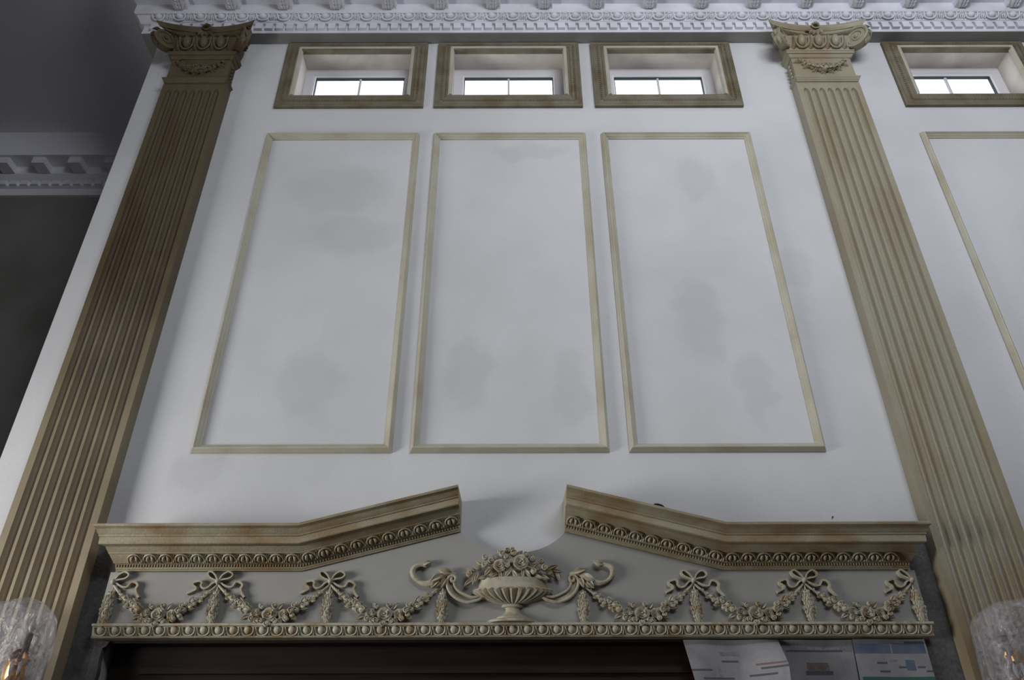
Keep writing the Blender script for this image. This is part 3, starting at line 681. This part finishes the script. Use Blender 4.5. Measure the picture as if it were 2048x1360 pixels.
def pilaster(x, m, label):
    t = thing('pilaster', label, 'pilaster', (x, -.0013, 0), 'fluted pilasters')
    cp = lambda me: (lambda c: (c.materials.clear(), c.materials.append(m), c)[2])(me.copy())
    link('shaft', cp(SHAFT), m, t)
    mb = MB().box(-.26, .26, -.125, 0, 0, .16)
    for (w, z0, z1, d) in ((.25, .16, .21, .115), (.235, .21, .25, .1), (.225, .25, .325, .09)): mb.box(-w, w, -d, 0, z0, z1)
    link('base', mb.mesh('base', False), m, t)
    cap = link('capital', MB().box(-.205, .205, -.088, 0, 5.985, 6.19).mesh('capital', False), m, t)     # necking block; the rest hangs on it
    A = [(0, 5.945), (.088, 5.945), (.092, 5.953), (.098, 5.958), (.098, 5.966), (.104, 5.971), (.108, 5.978), (.104, 5.985), (.09, 5.990), (0, 5.990)]
    def ring(prof, base):
        mb = MB()
        mb.loft([[(-(base + d), 0, z) for d, z in prof], [(-(base + d), -d, z) for d, z in prof], [(base + d, -d, z) for d, z in prof], [(base + d, 0, z) for d, z in prof]])
        return mb.mesh('band', True, 30)
    link('astragal', ring(A, .118), m, cap)
    Fp = [(0, 6.185), (.092, 6.185), (.1, 6.192), (.108, 6.205), (.116, 6.207), (.116, 6.226), (.12, 6.228), (.12, 6.24), (.11, 6.246), (0, 6.246)]
    link('necking_fillet', ring(Fp, .118), m, cap)
    E = [(0, 6.24), (.098, 6.24), (.11, 6.25), (.125, 6.29), (.134, 6.33), (.136, 6.372), (0, 6.372)]
    link('echinus', ring(E, .098), m, cap)
    eg, dt, lf, bd, rs, vo = cp(EGGC), cp(DARTC), cp(LEAF), cp(BUD), cp(ROSE), cp(VOL)
    for k in (-1, 0, 1): link('egg', eg, m, cap, (k*.118, -.128, 6.305), (math.radians(16), 0, 0))
    for k in (-1.5, -.5, .5, 1.5): link('dart', dt, m, cap, (k*.118, -.126, 6.305), (math.radians(16), 0, 0), (1.3, 1, 1))
    # channel band sagging between the volutes
    top = lambda u: 6.438; bot = lambda u: 6.392 - .022*(1 - u*u) + .0*u
    mb = MB(); rr = []
    for i in range(17):
        u = -1 + i/8; X = u*.26; dd = .138 + .03*u*u
        rr.append([(X, -.02, bot(u)), (X, -dd+.012, bot(u)), (X, -dd-.004, bot(u)+.006), (X, -dd, bot(u)+.016), (X, -dd+.014, bot(u)+.024), (X, -dd+.012, top(u)), (X, -.02, top(u))])
    mb.loft(rr); link('scroll_band', mb.mesh('scroll_band', True, 40), m, cap)
    def plan(k):
        front = [(.345*k*u, -(.145 + .055*abs(u)**2.2) + .2*(1-k)) for u in [-1 + i/8 for i in range(17)]]
        return [(-.255*k, 0), (-.262*k, -.05), (-.285*k, -.11), (-.318*k, -.16)] + front + [(.318*k, -.16), (.285*k, -.11), (.262*k, -.05), (.255*k, 0)]
    mb = MB(); mb.loft([[(x_, y_, z_) for x_, y_ in plan(k)] for k, z_ in ((.93, 6.43), (.935, 6.438), (.955, 6.441), (.96, 6.45), (.99, 6.455), (1, 6.46), (1, 6.4745))])
    link('abacus', mb.mesh('abacus', True, 35), m, cap)
    for s_ in (-1, 1):
        v = link('volute', vo, m, cap, (s_*.268, -.150, 6.322), (0, 0, s_*-PI/4), (1, 1, 1))
        for q in range(3): link('leaf', lf, m, v, (s_*.084*math.cos(.9-.75*q), 0, .084*math.sin(.9-.75*q)), (0, -((.9-.75*q) - PI/2 if s_ > 0 else PI-(.9-.75*q)+PI/2), 0), (.06, .09, .05))
    fq = link('fleuron', rs, m, cap, (0, -.150, 6.452), (0, .3, 0), (.034, .04, .034))
    for a in (-2.5, -2.0, -1.57, -1.1, -.6): link('leaf', lf, m, fq, (.6*math.cos(a), .15, .6*math.sin(a)-.35), (0, -a, 0), (1.7, 1.7, 1.9))
    # small garland on the necking
    for k in range(13):
        u = -1 + k/6; X = u*.155; Z = 6.145 - .09*(1 - u*u); r = .015 + .014*(1-abs(u))
        link('bud', bd, m, cap, (X, -.088, Z), (0, k*1.3, 0), (2*r, 2*r, 2*r))
        link('leaf', lf, m, cap, (X, -.088, Z), (0, -(-1.57 + u*.6 + (.7 if k % 2 else -.7)), 0), (.05, .08, .056))
    for s_ in (-1, 1):
        link('leaf', lf, m, cap, (s_*.13, -.088, 6.14), (0, -(PI/2 - s_*.7), 0), (.05, .06, .05))
        for k in range(5):
            link('bud', bd, m, cap, (s_*.205, -.045, 6.14-.035*k), (0, 0, s_*PI/2), (.03, .022, .03))
    return t
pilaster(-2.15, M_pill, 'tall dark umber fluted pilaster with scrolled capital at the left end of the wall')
pilaster(2.15, M_pilr, 'tall olive cream fluted pilaster with scrolled capital on the right of the wall')

# ------------------------------------------------------------------ white cornice under the ceiling
tr = struct_empty('trim_1', (0, 0, 6.475))
M_soff = mat('soffit_grey', (0.26, 0.26, 0.255), (0.22, 0.22, 0.215), 3, 0.8)  # darker grey for the underside of the architrave
CPF = [(0, 6.481), (.09, 6.481), (.09, 6.503), (.088, 6.505), (.088, 6.563), (.108, 6.565), (.108, 6.572), (.115, 6.575), (.115, 6.583), (.118, 6.588), (.138, 6.622), (.15, 6.625), (.155, 6.630), (.155, 6.72), (.52, 6.72), (.52, 6.78), (.535, 6.785), (.56, 6.84), (.6, 6.9), (.61, 6.95), (0, 6.95)]
lim = lambda d: min(d, .16)
cst = [[(-2.56 - lim(d), TH, z) for d, z in CPF], [(-2.56 - lim(d), -d, z) for d, z in CPF], [(5.95, -d, z) for d, z in CPF]]
part('cornice_body', MB().loft(cst), M_white, tr, angle=25)
part('architrave_soffit', MB().box(-2.56, 5.95, -.089, 0, 6.475, 6.481).box(-2.649, -2.56, -.089, TH, 6.475, 6.481), M_soff, tr, smooth=False)
DEN = MB().box(-.0255, .0255, -.022, 0, 6.508, 6.5645).mesh('dentil', False); DEN.materials.append(M_white)
x = .624 - .0375 - .075*42
while x < 5.2:
    link('dentil', DEN, M_white, tr, (x, -.088, -6.475)); x += .075
EGW = egg_mesh(.105, .05, .03); EGW.materials.append(M_white); DTW = tongue_mesh(.05, .044, .02); DTW.materials.append(M_white)
x = .7626 - .15*22
while x < 5.2:
    link('egg', EGW, M_white, tr, (x, -.128, 6.604-6.475), (math.radians(30), 0, 0)); link('dart', DTW, M_white, tr, (x+.075, -.128, 6.604-6.475), (math.radians(30), 0, 0)); x += .15
mb = MB(); Pm = [(.15, 6.72), (.15, 6.664), (.19, 6.656), (.24, 6.668), (.32, 6.69), (.40, 6.694), (.45, 6.686), (.475, 6.695), (.475, 6.72)]
mb.loft([[(xx, -d, z) for d, z in Pm] for xx in (-.05, .05)])
MOD = mb.mesh('modillion', True, 30); MOD.materials.append(M_white)
mb = MB()
for (u, ww) in ((0, .032), (.5, .03), (1.0, .026), (1.5, .022)):
    for s_ in (-1, 0, 1):
        mb.tube([(s_*.012, -.16-.05*u, 6.664), (s_*.02, -.185-.05*u, 6.652+.006*u), (s_*.034, -.215-.05*u, 6.658+.012*u)], [.008, .012, .004], 6)
MLF = mb.mesh('acanthus_leaf', True, 60); MLF.materials.append(M_white)
x = .622 - .375*8
while x < 5.2:
    o = link('modillion', MOD, M_white, tr, (x, 0, -6.475)); link('acanthus_leaf', MLF, M_white, o); x += .375

# the same cornice along the alcove's far wall
t2 = struct_empty('trim_2', (-4, YF, 6.475))
CP2 = [(0, 6.475), (.03, 6.475), (.03, 6.55), (.06, 6.555), (.06, 6.60), (.09, 6.62), (.12, 6.65), (.13, 6.72), (.28, 6.72), (.28, 6.80), (.30, 6.90), (.33, 6.95), (0, 6.95)]
part('cornice_body', MB().loft([[(XL, YF-d, z) for d, z in CP2], [(-2.46, YF-d, z) for d, z in CP2]]), M_ceil, t2, angle=25)
D2 = MB().box(-.028, .028, -.03, 0, 0, .045).mesh('dentil', False); D2.materials.append(M_ceil)
M2 = MB().box(-.055, .055, -.13, 0, 0, .07).mesh('modillion', False); M2.materials.append(M_ceil)
for k in range(22): link('dentil', D2, M_ceil, t2, (-4.55+4 + k*.095, -.058, 6.556-6.475))
for k in range(7): link('modillion', M2, M_ceil, t2, (-4.50+4 + k*.32, -.128, 6.648-6.475))

# ------------------------------------------------------------------ newspapers masking the right part of the doorway
def sheet(tl, tr_, bl, br, z1, yf, prints, name, label):
    """tl.. = x of corners, z from top to z1; yf(u,v) = distance in front of the wall; prints = (u0,u1,v0,v1,slot)"""
    z0 = 2.346; nu, nv = 48, 70
    front = MB()
    def P(u, v, off=0):
        x = (tl + (tr_-tl)*u)*(1-v) + (bl + (br-bl)*u)*v; return (x, -yf(u, v)+off, z0 + (z1-z0)*v)
    vs = [P(i/nu, j/nv) for j in range(nv+1) for i in range(nu+1)]; n = len(vs)
    vs += [P(i/nu, j/nv, .0012) for j in range(nv+1) for i in range(nu+1)]
    front.v = vs; fs = []; ms = []
    ix = lambda i, j: j*(nu+1)+i
    for j in range(nv):
        for i in range(nu):
            u, v = (i+.5)/nu, (j+.5)/nv; s = 0
            for (u0, u1, v0, v1, sl) in prints:
                if u0 <= u < u1 and v0 <= v < v1: s = sl
            fs.append([ix(i,j), ix(i+1,j), ix(i+1,j+1), ix(i,j+1)]); ms.append(s)
            fs.append([n+ix(i,j), n+ix(i,j+1), n+ix(i+1,j+1), n+ix(i+1,j)]); ms.append(0)
    for i in range(nu):
        fs += [[ix(i,0), n+ix(i,0), n+ix(i+1,0), ix(i+1,0)], [ix(i,nv), ix(i+1,nv), n+ix(i+1,nv), n+ix(i,nv)]]; ms += [0, 0]
    for j in range(nv):
        fs += [[ix(0,j), ix(0,j+1), n+ix(0,j+1), n+ix(0,j)], [ix(nu,j), n+ix(nu,j), n+ix(nu,j+1), ix(nu,j+1)]]; ms += [0, 0]
    front.f = fs; front.m = ms
    o = link(name, front.mesh(name, True, 60), PAPER); return tag(o, label, 'newspaper', 'newspaper sheets masking the doorway')
ZB = 1.75; VR = lambda y: (2.346 - W(1500, y, .02).z) / (2.346 - ZB)       # fraction of the sheet's height at a photo row
a = lambda y0, y1: (VR(y0), VR(y1))
sheet(.745, 1.16, .86, 1.13, ZB, lambda u, v: .012 + .11*(max(0, u-.55)/.45)**1.6*min(1, v*5) + .004*math.sin(9*u+3*v),
      [(.0, .2, *a(1294, 1296), 3), (.36, .56, *a(1302, 1312), 3), (.35, .55, *a(1321, 1326), 2), (-.1, .22, *a(1338, 1343), 2), (.1, .45, *a(1353, 1359), 2), (.62, .9, *a(1350, 1356), 2), (.7, 1, *a(1330, 1334), 4), (.75, 1, *a(1336, 1340), 2), (.3, .34, *a(1330, 1352), 3)],
      'newspaper_sheet', 'leftmost newspaper sheet under the door moulding, its right edge curling out')
sheet(1.155, 1.485, 1.13, 1.46, ZB, lambda u, v: .006 + .003*math.sin(7*u+5*v),
      [(.12, 1.0, *a(1291, 1300), 3), (.1, .9, *a(1299, 1302), 2), (.85, 1.0, *a(1290, 1302), 3), (.36, .64, *a(1325, 1350), 6), (.38, .62, *a(1325, 1331), 4), (.33, .68, *a(1343, 1350), 2)],
      'newspaper_sheet', 'middle newspaper sheet with a small picture, half in shade under the door moulding')
sheet(1.485, 1.80, 1.46, 1.80, ZB, lambda u, v: .016 + .004*math.sin(6*u+4*v) - .0*u,
      [(.0, .97, *a(1288, 1308), 1), (.5, .53, *a(1288, 1308), 0), (.7, .97, *a(1284, 1288), 2), (.28, .42, *a(1326, 1329), 2), (.28, .42, *a(1331, 1334), 2), (.3, .44, *a(1341, 1344), 2), (.44, .56, *a(1320, 1323), 3), (.66, .80, *a(1322, 1343), 1), (.56, .66, *a(1334, 1337), 2), (.82, .92, *a(1332, 1335), 2), (.92, 1., *a(1343, 1346), 2), (.05, 1., *a(1354, 1370), 5)],
      'newspaper_sheet', 'rightmost newspaper sheet with a blue printed header')

# ------------------------------------------------------------------ wrapped wall sconces
def sconce(x, z, label):
    t = thing('candle_sconce', label, 'wall lamp', (x, -.083, z), 'wall sconces on the pilasters')
    mb = MB(); mb.lathe([(.0, -.02), (.05, -.02), (.055, -.008), (.04, 0), (.02, .012), (.0, .014)], (0, 0, 0), 20)
    mb.v = [(p[0], min(-p[2]-.02, -.0005), p[1]*1.7) for p in mb.v]
    link('backplate', mb.mesh('backplate'), M_brass, t)
    for ax, ay, az in ((-.085, -.13, .0), (.085, -.13, .0), (0, -.2, -.05)):
        path = cr([(0, -.02, -.02), (ax*.4, ay*.4, -.08), (ax*.9, ay*.85, -.06+az), (ax, ay, az)], 6)
        ar = link('arm', MB().tube(path, [.008]*len(path), 8).mesh('arm'), M_brass, t)
        link('candle_cup', MB().lathe([(.008, -.01), (.03, 0), (.034, .012), (.022, .016), (.016, .035), (.02, .04)], (ax, ay, az), 16).mesh('candle_cup'), M_brass, ar)
        link('candle_sleeve', MB().lathe([(.013, .03), (.013, .115), (.006, .12)], (ax, ay, az), 12).mesh('candle_sleeve'), M_sleeve, ar)
        link('bulb', MB().lathe([(.006, .118), (.014, .135), (.013, .15), (.002, .175)], (ax, ay, az), 12).mesh('bulb'), M_bulb, ar)
        for k in range(6):
            b = 2*PI*k/6; cx, cy = ax + .034*math.cos(b), ay + .034*math.sin(b)
            mb = MB(); mb.lathe([(.001, .008), (.009, -.012), (.006, -.035), (.001, -.048)], (cx, cy, az), 6)
            link('crystal_drop', mb.mesh('crystal_drop', False), M_cryst, ar)
    return t
def bag(x, z0, z1, hw, y0, y1, pw, tilt, seed, label):
    mb = MB(); nu, nv = 64, 56
    sp = lambda c, e: math.copysign(abs(c)**e, c)
    cy, hy = (y0+y1)/2, (y1-y0)/2; cz, hz = (z0+z1)/2, (z1-z0)/2
    rings = []
    for j in range(nv+1):
        ph = -PI/2 + PI*j/nv; ring = []
        for i in range(nu):
            a = 2*PI*i/nu; c = sp(math.cos(ph), pw)
            X, Y, Z = hw*c*sp(math.cos(a), pw), hy*c*sp(math.sin(a), pw), hz*sp(math.sin(ph), pw)
            p = Vector((X*9, Y*9, Z*5+seed)); k = 1 + .13*mnoise.noise(p*.6) + .07*abs(mnoise.noise(p*1.5)) - .05
            ring.append((x + X*k, min(cy + Y*k, y1), cz + Z*(1+.03*mnoise.noise(p*1.7)) + tilt*X))
        rings.append(ring)
    mb.loft(rings)
    o = link('plastic_bag', mb.mesh('plastic_bag', True, 18), M_film); return tag(o, label, 'plastic bag', 'plastic bags over the sconces')
sconce(-2.09, 2.22, 'brass candle sconce inside a plastic bag on the left pilaster')
sconce(2.12, 2.20, 'brass candle sconce inside a plastic bag on the right pilaster')
bag(-2.10, 1.75, 2.465, .195, -.36, -.083, .62, .10, 1.0, 'clear crumpled plastic bag over the lamp at the lower left')
bag(2.12, 1.75, 2.45, .205, -.36, -.083, .42, .06, 5.0, 'clear crumpled plastic bag over the lamp at the lower right')

# ------------------------------------------------------------------ small things
p = W(1321, 1018, .2)
mb = MB(); mb.ball((0, 0, 0), .030, .02, .014, 12, 8)
mb.v = [(a*(1+.3*mnoise.noise(Vector((a*60, b*60, c*60)))), b, c*(1+.5*mnoise.noise(Vector((a*50+3, b*50, c*50)))) - .25*a) for a, b, c in mb.v]
zt = 2.806 + SL*(XM - p.x)
tag(link('black_scrap', mb.mesh('black_scrap', True, 40), M_black, None, (p.x, -.19, zt + .008)), 'small black crumpled scrap lying on the right raking cornice', 'scrap')
p = W(1664.5, 1035, .0)
mb = MB(); mb.v = []; mb.lathe([(.002, 0), (.002, .006), (.004, .007), (.0035, .009), (.001, .0095)], (0, 0, 0), 8); mb.v = [(a, -c, b) for a, b, c in mb.v]
tag(link('nail', mb.mesh('nail'), M_iron, None, (p.x, 0, p.z)), 'tiny dark nail in the plain wall above the right end of the pediment', 'nail')
